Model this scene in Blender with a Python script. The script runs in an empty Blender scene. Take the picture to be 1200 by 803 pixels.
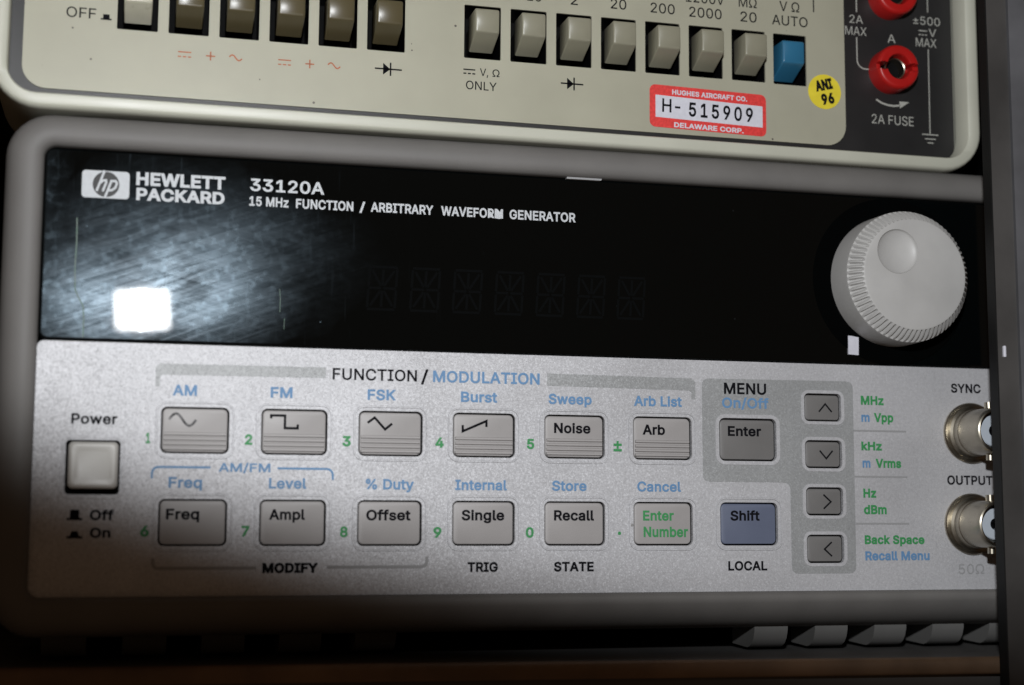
import bpy, bmesh, math, os
from mathutils import Vector, Matrix
from mathutils.geometry import delaunay_2d_cdt
import numpy as np

# ---------------------------------------------------------------- camera, world, lamps, exposure
SC = bpy.context.scene
COL = SC.collection
MM = 0.001                    # everything below is written in millimetres: (x right, d away from the viewer, z up)
# origin: centre of the first key of the upper row, on the front panel of the generator

cam_d = bpy.data.cameras.new('camera')
cam = bpy.data.objects.new('camera', cam_d); COL.objects.link(cam)
R = Matrix(((0.9693258, -0.0315550, -0.2437453),
            (-0.2457631, -0.1130601, -0.9627138),
            (0.0028206, 0.9930870, -0.1173471)))
cam.matrix_world = Matrix.Translation(Vector((-12.509, -297.829, -17.281)) * MM) @ R.to_4x4()
cam_d.sensor_width = 36.0; cam_d.lens = 53.273
cam_d.clip_start = 0.01; cam_d.clip_end = 20.0
cam_d.dof.use_dof = True
cam_d.dof.focus_distance = 0.318
cam_d.dof.aperture_fstop = 10.0
SC.camera = cam

world = bpy.data.worlds.new('World'); SC.world = world; world.use_nodes = True
bg = world.node_tree.nodes['Background']
bg.inputs[0].default_value = (1.0, 0.62, 0.37, 1); bg.inputs[1].default_value = 0.052

FLASH = Vector((-8.6, -300.0, 63.8)) * MM
sp = bpy.data.lights.new('flash_beam', 'SPOT')
sp.energy = 3.9; sp.color = (0.96, 0.98, 1.0); sp.shadow_soft_size = 0.006
sp.spot_size = math.radians(141.6); sp.spot_blend = 0.112
so = bpy.data.objects.new('flash_beam', sp); COL.objects.link(so)
so.location = FLASH
so.rotation_euler = Vector((0.2884, 0.5632, 0.7744)).to_track_quat('-Z', 'Y').to_euler()
al = bpy.data.lights.new('flash_window', 'AREA')
al.shape = 'RECTANGLE'; al.size = 0.0195; al.size_y = 0.0145; al.energy = 0.0045; al.spread = math.radians(38)
ao = bpy.data.objects.new('flash_window', al); COL.objects.link(ao)
ao.location = FLASH
ao.rotation_euler = Vector((0.06, 1.0, 0.03)).to_track_quat('-Z', 'Z').to_euler()

SC.view_settings.view_transform = 'Standard'; SC.view_settings.look = 'None'
SC.view_settings.exposure = 0.0; SC.view_settings.gamma = 1.0

# ---------------------------------------------------------------- materials
def material(name, col, rough=0.5, metal=0.0, spec=0.5, coat=0.0, bump=0.0, bump_scale=800, var=0.0, var_scale=120, subs=None):
    m = bpy.data.materials.new(name); m.use_nodes = True
    nt = m.node_tree; N = nt.nodes; L = nt.links; b = N['Principled BSDF']
    b.inputs['Base Color'].default_value = (*col, 1); b.inputs['Roughness'].default_value = rough
    b.inputs['Metallic'].default_value = metal; b.inputs['Specular IOR Level'].default_value = spec
    b.inputs['Coat Weight'].default_value = coat
    tc = N.new('ShaderNodeTexCoord')
    if var:
        n = N.new('ShaderNodeTexNoise'); n.inputs['Scale'].default_value = var_scale; n.inputs['Detail'].default_value = 6
        L.new(tc.outputs['Object'], n.inputs['Vector'])
        r = N.new('ShaderNodeMapRange'); r.inputs[1].default_value = 0.3; r.inputs[2].default_value = 0.7
        r.inputs[3].default_value = 1 - var; r.inputs[4].default_value = 1 + var
        L.new(n.outputs['Fac'], r.inputs[0])
        mx = N.new('ShaderNodeVectorMath'); mx.operation = 'SCALE'; mx.inputs[0].default_value = col
        L.new(r.outputs[0], mx.inputs['Scale']); L.new(mx.outputs[0], b.inputs['Base Color'])
        r2 = N.new('ShaderNodeMapRange'); r2.inputs[3].default_value = max(0, rough - 0.08); r2.inputs[4].default_value = min(1, rough + 0.12)
        L.new(n.outputs['Fac'], r2.inputs[0]); L.new(r2.outputs[0], b.inputs['Roughness'])
    if bump:
        n2 = N.new('ShaderNodeTexNoise'); n2.inputs['Scale'].default_value = bump_scale; n2.inputs['Detail'].default_value = 3
        L.new(tc.outputs['Object'], n2.inputs['Vector'])
        bp = N.new('ShaderNodeBump'); bp.inputs['Strength'].default_value = bump; bp.inputs['Distance'].default_value = 0.0001
        L.new(n2.outputs['Fac'], bp.inputs['Height']); L.new(bp.outputs[0], b.inputs['Normal'])
    return m

def silver_paint(name, col):
    """metallic paint: a fine grain of brighter flakes, faint wear"""
    m = material(name, col, 0.5, 0.0)
    nt = m.node_tree; N = nt.nodes; L = nt.links; b = N['Principled BSDF']
    tc = N['Texture Coordinate']
    v = N.new('ShaderNodeTexVoronoi'); v.inputs['Scale'].default_value = 4600
    n = N.new('ShaderNodeTexNoise'); n.inputs['Scale'].default_value = 60; n.inputs['Detail'].default_value = 8
    n3 = N.new('ShaderNodeTexNoise'); n3.inputs['Scale'].default_value = 1500; n3.inputs['Detail'].default_value = 2
    for q in (v, n, n3): L.new(tc.outputs['Object'], q.inputs['Vector'])
    sx = N.new('ShaderNodeSeparateColor'); L.new(v.outputs['Color'], sx.inputs[0])
    r = N.new('ShaderNodeMapRange'); r.inputs[3].default_value = 0.88; r.inputs[4].default_value = 1.12; L.new(sx.outputs[0], r.inputs[0])
    r2 = N.new('ShaderNodeMapRange'); r2.inputs[1].default_value = .3; r2.inputs[2].default_value = .7
    r2.inputs[3].default_value = 0.93; r2.inputs[4].default_value = 1.05; L.new(n.outputs['Fac'], r2.inputs[0])
    r3 = N.new('ShaderNodeMapRange'); r3.inputs[1].default_value = .3; r3.inputs[2].default_value = .7
    r3.inputs[3].default_value = 0.95; r3.inputs[4].default_value = 1.05; L.new(n3.outputs['Fac'], r3.inputs[0])
    mu = N.new('ShaderNodeMath'); mu.operation = 'MULTIPLY'; L.new(r.outputs[0], mu.inputs[0]); L.new(r2.outputs[0], mu.inputs[1])
    mu2 = N.new('ShaderNodeMath'); mu2.operation = 'MULTIPLY'; L.new(mu.outputs[0], mu2.inputs[0]); L.new(r3.outputs[0], mu2.inputs[1])
    sc = N.new('ShaderNodeVectorMath'); sc.operation = 'SCALE'; sc.inputs[0].default_value = col
    L.new(mu2.outputs[0], sc.inputs['Scale']); L.new(sc.outputs[0], b.inputs['Base Color'])
    b.inputs['Metallic'].default_value = 0.25; b.inputs['Roughness'].default_value = 0.55
    # sparse grime: tiny brown specks and faint stains
    gv = N.new('ShaderNodeTexVoronoi'); gv.inputs['Scale'].default_value = 260; L.new(tc.outputs['Object'], gv.inputs['Vector'])
    gs = N.new('ShaderNodeSeparateColor'); L.new(gv.outputs['Color'], gs.inputs[0])
    ga = N.new('ShaderNodeMapRange'); ga.inputs[1].default_value = .93; ga.inputs[2].default_value = 1.0; ga.inputs[3].default_value = 0; ga.inputs[4].default_value = .10; L.new(gs.outputs[0], ga.inputs[0])
    gl = N.new('ShaderNodeMath'); gl.operation = 'LESS_THAN'; L.new(gv.outputs['Distance'], gl.inputs[0]); L.new(ga.outputs[0], gl.inputs[1])
    gn = N.new('ShaderNodeTexNoise'); gn.inputs['Scale'].default_value = 35; gn.inputs['Detail'].default_value = 7; gn.inputs['Distortion'].default_value = .8; L.new(tc.outputs['Object'], gn.inputs['Vector'])
    gr_ = N.new('ShaderNodeMapRange'); gr_.inputs[1].default_value = .56; gr_.inputs[2].default_value = .78; gr_.inputs[4].default_value = .16; L.new(gn.outputs['Fac'], gr_.inputs[0])
    gm = N.new('ShaderNodeMath'); gm.operation = 'MULTIPLY_ADD'; gm.use_clamp = True; L.new(gl.outputs[0], gm.inputs[0]); gm.inputs[1].default_value = .75; L.new(gr_.outputs[0], gm.inputs[2])
    gx = N.new('ShaderNodeMix'); gx.data_type = 'RGBA'; L.new(gm.outputs[0], gx.inputs[0]); L.new(sc.outputs[0], gx.inputs[6]); gx.inputs[7].default_value = (col[0]*.5, col[1]*.48, col[2]*.45, 1)
    L.new(gx.outputs[2], b.inputs['Base Color'])
    # flakes tilt a little, so some catch the lamp
    s2 = N.new('ShaderNodeVectorMath'); s2.operation = 'SUBTRACT'; L.new(v.outputs['Color'], s2.inputs[0]); s2.inputs[1].default_value = (.5, .5, .5)
    s3 = N.new('ShaderNodeVectorMath'); s3.operation = 'SCALE'; L.new(s2.outputs[0], s3.inputs[0]); s3.inputs['Scale'].default_value = 0.34
    g = N.new('ShaderNodeNewGeometry')
    ad = N.new('ShaderNodeVectorMath'); L.new(g.outputs['Normal'], ad.inputs[0]); L.new(s3.outputs[0], ad.inputs[1])
    no = N.new('ShaderNodeVectorMath'); no.operation = 'NORMALIZE'; L.new(ad.outputs[0], no.inputs[0]); L.new(no.outputs[0], b.inputs['Normal'])
    return m

def cream_paint(name, col):
    """aged enamel with tiny dark specks"""
    m = material(name, col, 0.42, bump=0.12, bump_scale=1500, var=0.05, var_scale=70)
    nt = m.node_tree; N = nt.nodes; L = nt.links; b = N['Principled BSDF']; tc = N['Texture Coordinate']
    src = b.inputs['Base Color'].links[0].from_socket
    v = N.new('ShaderNodeTexVoronoi'); v.inputs['Scale'].default_value = 547; L.new(tc.outputs['Object'], v.inputs['Vector'])
    se = N.new('ShaderNodeSeparateColor'); L.new(v.outputs['Color'], se.inputs[0])
    n = N.new('ShaderNodeTexNoise'); n.inputs['Scale'].default_value = 28; L.new(tc.outputs['Object'], n.inputs['Vector'])
    # speck radius differs from cell to cell, most cells carry none
    a = N.new('ShaderNodeMapRange'); a.inputs[1].default_value = .84; a.inputs[2].default_value = 1.0; a.inputs[3].default_value = 0; a.inputs[4].default_value = .17
    L.new(se.outputs[0], a.inputs[0])
    a2 = N.new('ShaderNodeMapRange'); a2.inputs[1].default_value = .36; a2.inputs[2].default_value = .58; L.new(n.outputs['Fac'], a2.inputs[0])
    am = N.new('ShaderNodeMath'); am.operation = 'MULTIPLY'; L.new(a.outputs[0], am.inputs[0]); L.new(a2.outputs[0], am.inputs[1])
    lt = N.new('ShaderNodeMath'); lt.operation = 'LESS_THAN'; L.new(v.outputs['Distance'], lt.inputs[0]); L.new(am.outputs[0], lt.inputs[1])
    mx = N.new('ShaderNodeMix'); mx.data_type = 'RGBA'; L.new(lt.outputs[0], mx.inputs[0]); L.new(src, mx.inputs[6]); mx.inputs[7].default_value = (.07, .06, .05, 1)
    L.new(mx.outputs[2], b.inputs['Base Color'])
    return m

def window_plastic(name):
    """black glossy plastic, wiped and smeared at its left end, with fine scratches"""
    m = bpy.data.materials.new(name); m.use_nodes = True
    nt = m.node_tree; N = nt.nodes; L = nt.links; b = N['Principled BSDF']
    b.inputs['Base Color'].default_value = (0.0012, 0.0018, 0.0019, 1); b.inputs['Roughness'].default_value = 0.02; b.inputs['Specular IOR Level'].default_value = 0.42
    tc = N.new('ShaderNodeTexCoord')
    def noise(scale, detail, vec, dist=0.0, rough=.5):
        n = N.new('ShaderNodeTexNoise'); n.inputs['Scale'].default_value = scale; n.inputs['Detail'].default_value = detail
        n.inputs['Distortion'].default_value = dist; n.inputs['Roughness'].default_value = rough; L.new(vec, n.inputs['Vector']); return n.outputs['Fac']
    def rng(s, a, b_, c, d):
        r = N.new('ShaderNodeMapRange'); r.inputs[1].default_value = a; r.inputs[2].default_value = b_; r.inputs[3].default_value = c; r.inputs[4].default_value = d
        L.new(s, r.inputs[0]); return r.outputs[0]
    def mul(a, c):
        q = N.new('ShaderNodeMath'); q.operation = 'MULTIPLY'; L.new(a, q.inputs[0])
        if isinstance(c, float): q.inputs[1].default_value = c
        else: L.new(c, q.inputs[1])
        return q.outputs[0]
    def add(a, c):
        q = N.new('ShaderNodeMath'); L.new(a, q.inputs[0]); L.new(c, q.inputs[1]); return q.outputs[0]
    # wiping marks: long fine streaks in two directions
    def streak(deg, along, across, lo, hi, dist=0.0):
        q = N.new('ShaderNodeMapping'); q.inputs['Rotation'].default_value = (0, math.radians(deg), 0); L.new(tc.outputs['Object'], q.inputs['Vector'])
        q2 = N.new('ShaderNodeMapping'); q2.inputs['Scale'].default_value = (along, 1, across); L.new(q.outputs[0], q2.inputs['Vector'])
        return rng(noise(1.0, 5, q2.outputs[0], dist, .62), lo, hi, 0, 1)
    st = add(mul(streak(20, 75, 900, .40, .86, 1.1), .62), mul(streak(-14, 60, 1100, .42, .86, .9), .30))
    blot = rng(noise(48, 6, tc.outputs['Object'], .8, .6), .36, .70, 0, 1)
    fine = rng(noise(700, 3, tc.outputs['Object']), .50, .70, 0.25, 1)
    spk = N.new('ShaderNodeTexVoronoi'); spk.inputs['Scale'].default_value = 420; L.new(tc.outputs['Object'], spk.inputs['Vector'])
    sse = N.new('ShaderNodeSeparateColor'); L.new(spk.outputs['Color'], sse.inputs[0])
    dust = mul(rng(spk.outputs['Distance'], .06, .10, 1, 0), rng(sse.outputs[0], .93, .98, 0, 1))
    # vertical dust streaks
    mp2 = N.new('ShaderNodeMapping'); mp2.inputs['Scale'].default_value = (900, 1, 60); L.new(tc.outputs['Object'], mp2.inputs['Vector'])
    ver = rng(noise(1.0, 3, mp2.outputs[0]), .62, .80, 0, 1)
    so_ = N.new('ShaderNodeSeparateXYZ'); L.new(tc.outputs['Object'], so_.inputs[0])
    left = rng(so_.outputs[0], 0.030, 0.056, 1, 0.0)          # the soiled stretch ends about a third along
    edge = rng(so_.outputs[0], -0.029, -0.024, 1, 0.0)
    def patch(x, z, rx, rz):                                  # a hand-sized wiped patch with soft rims
        q = N.new('ShaderNodeMapping'); q.vector_type = 'TEXTURE'; q.inputs['Location'].default_value = (x, 0, z); q.inputs['Scale'].default_value = (rx, 1, rz)
        L.new(tc.outputs['Object'], q.inputs['Vector'])
        ln = N.new('ShaderNodeVectorMath'); ln.operation = 'LENGTH'; L.new(q.outputs[0], ln.inputs[0])
        return rng(add(ln.outputs['Value'], rng(blot0, .3, .7, -.28, .28)), .25, 1.15, 1, 0)
    blot0 = noise(55, 5, tc.outputs['Object'], .6)
    grain = rng(fine, .25, 1, .62, 1.15)
    haze = add(patch(.0005, .0265, .017, .012), add(mul(patch(.001, .036, .030, .016), .58), add(mul(patch(-.0215, .0235, .014, .011), .95), mul(patch(.014, .0385, .014, .008), .22))))
    haze = mul(haze, rng(blot0, .34, .62, .45, 1.1))
    body = mul(mul(haze, rng(haze, 0, 1, .45, 1)), add(mul(st, .26), rng(blot, 0, 1, .12, .38)))
    dirt = mul(mul(body, grain), left)
    dirt = add(dirt, add(mul(dust, 0.7), add(mul(mul(ver, left), 0.05), mul(mul(mul(edge, fine), mul(blot, rng(blot0, .35, .65, 0, 1))), .22))))
    cl = N.new('ShaderNodeClamp'); L.new(dirt, cl.inputs[0])
    ga = N.new('ShaderNodeBsdfGlossy'); ga.inputs['Roughness'].default_value = 0.31; ga.inputs['Color'].default_value = (.64, .84, 1.0, 1)
    gb = N.new('ShaderNodeBsdfGlossy'); gb.inputs['Roughness'].default_value = 0.22; gb.inputs['Color'].default_value = (.75, .88, 1.0, 1)
    m1 = N.new('ShaderNodeMixShader'); L.new(mul(cl.outputs[0], 0.078), m1.inputs[0]); L.new(b.outputs[0], m1.inputs[1]); L.new(ga.outputs[0], m1.inputs[2])
    m2 = N.new('ShaderNodeMixShader'); L.new(mul(mul(mul(st, haze), left), 0.014), m2.inputs[0]); L.new(m1.outputs[0], m2.inputs[1]); L.new(gb.outputs[0], m2.inputs[2])
    L.new(m2.outputs[0], N['Material Output'].inputs['Surface'])
    return m

M_SILVER = silver_paint('silver_paint', (.465, .465, .482))
M_ZONE = silver_paint('grey_panel_print', (.315, .322, .326))
M_RUBBER = material('grey_rubber', (.128, .122, .116), .62, bump=.25, bump_scale=2500, var=.08, var_scale=90)
M_WINDOW = window_plastic('smeared_black_window')
M_BLACK = material('black_plastic', (.006, .006, .006), .5, spec=.3)
M_MATTE = material('black_cavity', (.004, .004, .004), .9, spec=.1)
M_GLOSSBLK = material('gloss_black_well', (.005, .005, .006), .22, spec=.35)
M_WHITEINK = material('white_ink', (.47, .49, .51), .6, var=.06, var_scale=900)
M_BLUEINK = material('blue_ink', (.105, .225, .40), .6, var=.06, var_scale=900)
M_GREENINK = material('green_ink', (.030, .235, .070), .6, var=.06, var_scale=900)
M_BLACKINK = material('black_ink', (.006, .006, .008), .8, spec=.06)
M_WORNINK = material('worn_ink', (.13, .128, .13), .8, spec=.1, var=.85, var_scale=1100)
M_GREYINK = material('grey_ink', (.27, .27, .275), .6)
M_KEY = material('grey_key_plastic', (.32, .305, .30), .5, bump=.15, bump_scale=2500, var=.03, var_scale=200)
M_DKEY = material('dark_grey_key_plastic', (.155, .150, .147), .5, bump=.15, bump_scale=2500, var=.03, var_scale=200)
M_BKEY = material('slate_blue_key_plastic', (.112, .130, .19), .5, bump=.15, bump_scale=2500, var=.03, var_scale=200)
M_PKEY = material('pale_key_plastic', (.50, .49, .46), .35, bump=.1, bump_scale=2500, var=.03, var_scale=200)
M_KNOB = material('pale_grey_knob_plastic', (.41, .405, .395), .45, bump=.1, bump_scale=3000, var=.07, var_scale=110)
M_NICKEL = material('nickel_plating', (.40, .365, .30), .28, metal=1.0, var=.08, var_scale=300)
M_PTFE = material('white_insulator', (.42, .46, .51), .4)
M_RIB = material('grey_rib_plastic', (.12, .118, .114), .6, var=.05)
M_CREAM = cream_paint('cream_enamel', (.330, .320, .247))
M_FRAME = material('cream_frame_plastic', (.43, .43, .36), .4, bump=.1, bump_scale=1800, var=.06, var_scale=60)
M_PLATE = material('charcoal_plate', (.013, .0125, .013), .42, bump=.15, bump_scale=2500, var=.1, var_scale=80)
M_BROWNKEY = material('brown_key_plastic', (.076, .062, .032), .34, bump=.05, bump_scale=1500)
M_CREAMKEY = material('olive_cream_key_plastic', (.225, .215, .160), .34, bump=.06, bump_scale=1500, var=.04, var_scale=200)
M_WHITEKEY = material('ivory_key_plastic', (.44, .425, .34), .28, bump=.06, bump_scale=1500, var=.06, var_scale=300)
M_CYANKEY = material('blue_key_plastic', (.024, .128, .23), .3, bump=.06, bump_scale=1500)
M_RED = material('red_jack_plastic', (.36, .007, .006), .38, bump=.05, bump_scale=1500, var=.08, var_scale=200)
M_REDPAPER = material('red_sticker_paper', (.62, .038, .034), .5, bump=.1, bump_scale=1500, var=.2, var_scale=1700)
M_WHITEPAPER = material('white_sticker_paper', (.56, .56, .62), .5, var=.05, var_scale=1200)
M_YELLOW = material('yellow_sticker_paper', (.68, .56, .035), .45, var=.06, var_scale=500)
M_ORANGEINK = material('orange_ink', (.34, .085, .025), .5, var=.15, var_scale=2500)
M_CREAMINK = material('pale_ink', (.34, .34, .31), .6)
M_RECESS = material('black_recess', (.0014, .0016, .0016), .8, spec=0.0)
M_GHOST = material('dark_display_segment', (.0040, .0043, .0044), .7, spec=0.0)
M_CRACK = material('greenish_scratch', (.026, .075, .042), .5, var=.5, var_scale=700)
M_POST = material('worn_grey_steel', (.045, .042, .040), .55, metal=.1, bump=.15, bump_scale=900, var=.28, var_scale=55)
M_FLANGE = material('pale_grey_steel', (.09, .09, .097), .5, metal=.2, bump=.15, bump_scale=900, var=.25, var_scale=60)  # paler, bluer steel tone for the flange
M_EDGE = material('blackened_steel_edge', (.006, .006, .006), .6, spec=.2)
M_SHELF = material('dark_grey_shelf_paint', (.085, .082, .08), .6, bump=.2, bump_scale=700, var=.15, var_scale=50)
M_LIP = material('brown_worn_shelf_edge', (.155, .095, .055), .6, bump=.25, bump_scale=500, var=.35, var_scale=60)
M_DARK = material('black_rack_paint', (.004, .004, .004), .8, spec=.1)

# ---------------------------------------------------------------- helpers
def root(name, label, cat, loc=(0, 0, 0), group=None):
    o = bpy.data.objects.new(name, None); o.empty_display_size = .01
    COL.objects.link(o); o.location = Vector(loc) * MM; o['label'] = label; o['category'] = cat
    if group: o['group'] = group
    o['_at'] = list(loc)
    return o

def link(name, bm, mats, parent, at, smooth=None):
    """bm is in millimetres relative to `at` (absolute mm); becomes one child mesh of parent"""
    if not isinstance(mats, (list, tuple)): mats = [mats]
    bmesh.ops.recalc_face_normals(bm, faces=bm.faces[:])
    bmesh.ops.scale(bm, vec=(MM, MM, MM), verts=bm.verts[:])
    me = bpy.data.meshes.new(name); bm.to_mesh(me); bm.free()
    for m in mats: me.materials.append(m)
    if smooth is not None:
        for p in me.polygons: p.use_smooth = True
        me.set_sharp_from_angle(angle=math.radians(smooth))
    o = bpy.data.objects.new(name, me); COL.objects.link(o)
    pa = parent['_at']
    o.parent = parent; o.location = Vector((at[0]-pa[0], at[1]-pa[1], at[2]-pa[2])) * MM
    o['_at'] = list(at)
    return o

def rr(x0, x1, z0, z1, r, n=5):
    """rounded rectangle, counter-clockwise list of (x, z)"""
    P = []
    for cx, cz, a in ((x1-r, z0+r, -90), (x1-r, z1-r, 0), (x0+r, z1-r, 90), (x0+r, z0+r, 180)):
        for k in range(n+1):
            t = math.radians(a + 90*k/n); P.append((cx+r*math.cos(t), cz+r*math.sin(t)))
    return P

def circ(cx, cz, r, n=48):
    return [(cx+r*math.cos(2*math.pi*k/n), cz+r*math.sin(2*math.pi*k/n)) for k in range(n)]

def ring3(P, d): return [(x, d, z) for x, z in P]

def loft(bm, rings, cap0=False, cap1=False, mat=0):
    V = [[bm.verts.new(p) for p in r] for r in rings]
    n = len(V[0])
    for a, b in zip(V, V[1:]):
        for i in range(n):
            f = bm.faces.new((a[i], a[(i+1) % n], b[(i+1) % n], b[i])); f.material_index = mat
    if cap0: bm.faces.new(V[0]).material_index = mat
    if cap1: bm.faces.new(V[-1]).material_index = mat
    return V

def slab(bm, P, d0, d1, ch=0.0, mat=0):
    """prism of outline P from front d0 to back d1; ch = bevelled front edge"""
    if ch:
        cx = sum(p[0] for p in P)/len(P); cz = sum(p[1] for p in P)/len(P)
        w = max(p[0] for p in P)-min(p[0] for p in P); h = max(p[1] for p in P)-min(p[1] for p in P)
        def ins(c): return [(cx+(x-cx)*(1-2*c/w), cz+(z-cz)*(1-2*c/h)) for x, z in P]
        loft(bm, [ring3(ins(ch), d0), ring3(ins(ch*.3), d0+ch*.3), ring3(P, d0+ch), ring3(P, d1)], True, True, mat)
    else:
        loft(bm, [ring3(P, d0), ring3(P, d1)], True, True, mat)

def plate(bm, outer, holes, d0, side=1.0, wall=1.0, mat=0, wmat=0):
    """flat sheet at depth d0 with holes; its rim goes back by `side`, hole walls by `wall`"""
    loops = [outer] + holes
    E = []; VV = []
    for lp in loops:
        V = [bm.verts.new((x, d0, z)) for x, z in lp]; VV.append(V)
        for i in range(len(V)): E.append(bm.edges.new((V[i], V[(i+1) % len(V)])))
    before = set(bm.faces)
    bmesh.ops.triangle_fill(bm, use_beauty=True, use_dissolve=False, edges=E, normal=(0, -1, 0))
    for f in set(bm.faces)-before: f.material_index = mat
    for k, V in enumerate(VV):
        t = side if k == 0 else wall
        if not t: continue
        W = [bm.verts.new((v.co.x, d0+t, v.co.z)) for v in V]
        for i in range(len(V)):
            f = bm.faces.new((V[i], V[(i+1) % len(V)], W[(i+1) % len(V)], W[i])); f.material_index = mat if k == 0 else wmat

def box(bm, x0, x1, d0, d1, z0, z1, mat=0):
    loft(bm, [ring3([(x0, z0), (x1, z0), (x1, z1), (x0, z1)], d0), ring3([(x0, z0), (x1, z0), (x1, z1), (x0, z1)], d1)], True, True, mat)

def lathe(bm, prof, n=64, c=(0, 0), cap0=False, cap1=False, mat=0):
    """prof: list of (radius, depth), turned about the depth axis"""
    return loft(bm, [[(c[0]+r*math.cos(2*math.pi*k/n), d, c[1]+r*math.sin(2*math.pi*k/n)) for k in range(n)] for r, d in prof], cap0, cap1, mat)

def stroke(bm, pts, w, d, closed=False, mat=0):
    """flat mitred ribbon of width w along (x, z) points at depth d"""
    n = len(pts); L = []
    for i in range(n):
        p = Vector(pts[i])
        a = Vector(pts[i-1]) if (i > 0 or closed) else None
        b = Vector(pts[(i+1) % n]) if (i < n-1 or closed) else None
        t1 = (p-a).normalized() if a is not None else None
        t2 = (b-p).normalized() if b is not None else None
        if t1 is None: t1 = t2
        if t2 is None: t2 = t1
        n1 = Vector((-t1.y, t1.x)); n2 = Vector((-t2.y, t2.x))
        m = (n1+n2); m = m.normalized() if m.length > 1e-6 else n1
        k = min(2.0, 1/max(.3, m.dot(n1)))
        L.append((p+m*w/2*k, p-m*w/2*k))
    V = [(bm.verts.new((a.x, d, a.y)), bm.verts.new((b.x, d, b.y))) for a, b in L]
    for i in range(n if closed else n-1):
        q = V[(i+1) % n]
        bm.faces.new((V[i][0], V[i][1], q[1], q[0])).material_index = mat

def fillpoly(bm, P, d, mat=0):
    f = bm.faces.new([bm.verts.new((x, d, z)) for x, z in P]); f.material_index = mat

def arc(cx, cz, r, a0, a1, n=6):
    return [(cx+r*math.cos(math.radians(a0+(a1-a0)*k/n)), cz+r*math.sin(math.radians(a0+(a1-a0)*k/n))) for k in range(n+1)]

# lettering: Blender's own bundled sans serif, its built-in font if that is not there
def bundled(fn):
    try:
        d = bpy.utils.system_resource('DATAFILES', path='fonts')
        p = os.path.join(d, fn)
        if os.path.exists(p): return bpy.data.fonts.load(p)
    except Exception:
        pass
    return None
F_SANS = bundled('Inter.woff2'); F_MONO = bundled('DejaVuSansMono.woff2')
_cap = {}
def outline(txt, font, weight, space=1.0):
    """closed contours of a string at size 1, thickened by `weight`"""
    cu = bpy.data.curves.new('lettering', 'FONT'); cu.body = txt; cu.size = 1.0
    if font: cu.font = font
    cu.resolution_u = 4; cu.space_character = space; cu.dimensions = '3D'
    ob = bpy.data.objects.new('lettering', cu); COL.objects.link(ob)
    dg = bpy.context.evaluated_depsgraph_get(); dg.update()
    me = bpy.data.meshes.new_from_object(ob.evaluated_get(dg))
    bpy.data.objects.remove(ob); bpy.data.curves.remove(cu)
    nxt = {}
    for e in me.edges: nxt.setdefault(e.vertices[0], []).append(e.vertices[1]); nxt.setdefault(e.vertices[1], []).append(e.vertices[0])
    P = [(v.co.x, v.co.y) for v in me.vertices]; bpy.data.meshes.remove(me)
    seen = set(); loops = []
    for v in range(len(P)):
        if v in seen or v not in nxt: continue
        lp = [v]; seen.add(v)
        n = v+1 if v+1 in nxt[v] else nxt[v][0]
        while n is not None and n not in seen:
            lp.append(n); seen.add(n)
            n = next((q for q in nxt[n] if q not in seen), None)
        q = [P[i] for i in lp]
        q = [p for i, p in enumerate(q) if math.dist(p, q[i-1]) > 1e-5]
        if len(q) > 2: loops.append(q)
    def area(q): return sum(q[i-1][0]*q[i][1]-q[i][0]*q[i-1][1] for i in range(len(q)))/2
    sg = 1 if area(max(loops, key=lambda q: abs(area(q)))) > 0 else -1
    out = []
    for q in loops:
        n = len(q); r = []
        for i in range(n):
            p = Vector(q[i]); t1 = (p-Vector(q[i-1])).normalized(); t2 = (Vector(q[(i+1) % n])-p).normalized()
            n1 = Vector((t1.y, -t1.x))*sg; n2 = Vector((t2.y, -t2.x))*sg; m = n1+n2
            m = m.normalized() if m.length > 1e-4 else n1
            r.append(p+m*weight*min(1.8, 1/max(.3, m.dot(n1))))
        out.append(r)
    return out
def glyphs(txt, font, weight, space=1.0):
    """filled lettering: every triangle whose middle lies inside the outlines (non-zero winding)"""
    loops = outline(txt, font, weight, space)
    V = []; E = []
    for q in loops:
        b = len(V); V += q; E += [(b+i, b+(i+1) % len(q)) for i in range(len(q))]
    r = delaunay_2d_cdt(V, E, [], 0, 1e-5)
    v2 = np.array([(p.x, p.y) for p in r[0]]); F = np.array([f for f in r[2] if len(f) == 3])
    C = v2[F].mean(axis=1); A = np.array([tuple(V[a]) for a, b in E]); B = np.array([tuple(V[b]) for a, b in E])
    cx, cy = C[:, 0:1], C[:, 1:2]
    up = (A[:, 1] <= cy) & (B[:, 1] > cy); dn = (A[:, 1] > cy) & (B[:, 1] <= cy)
    side = (B[:, 0]-A[:, 0])*(cy-A[:, 1])-(cx-A[:, 0])*(B[:, 1]-A[:, 1])
    wn = (up & (side > 0)).sum(1)-(dn & (side < 0)).sum(1)
    F = F[wn != 0]
    me = bpy.data.meshes.new('lettering')
    use = sorted(set(F.ravel().tolist())); ix = {k: i for i, k in enumerate(use)}
    fl = []
    for f in F.tolist():
        a, b, c = (v2[k] for k in f)
        if (b[0]-a[0])*(c[1]-a[1])-(c[0]-a[0])*(b[1]-a[1]) < 0: f = f[::-1]
        fl.append([ix[k] for k in f])
    me.from_pydata([(v2[k][0], v2[k][1], 0) for k in use], [], fl); me.update()
    return me
def capheight(font, weight):
    k = (font.name if font else '', weight)
    if k not in _cap:
        zs = [p[1] for q in outline('H', font, weight) for p in q]; _cap[k] = (min(zs), max(zs))
    return _cap[k]
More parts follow.
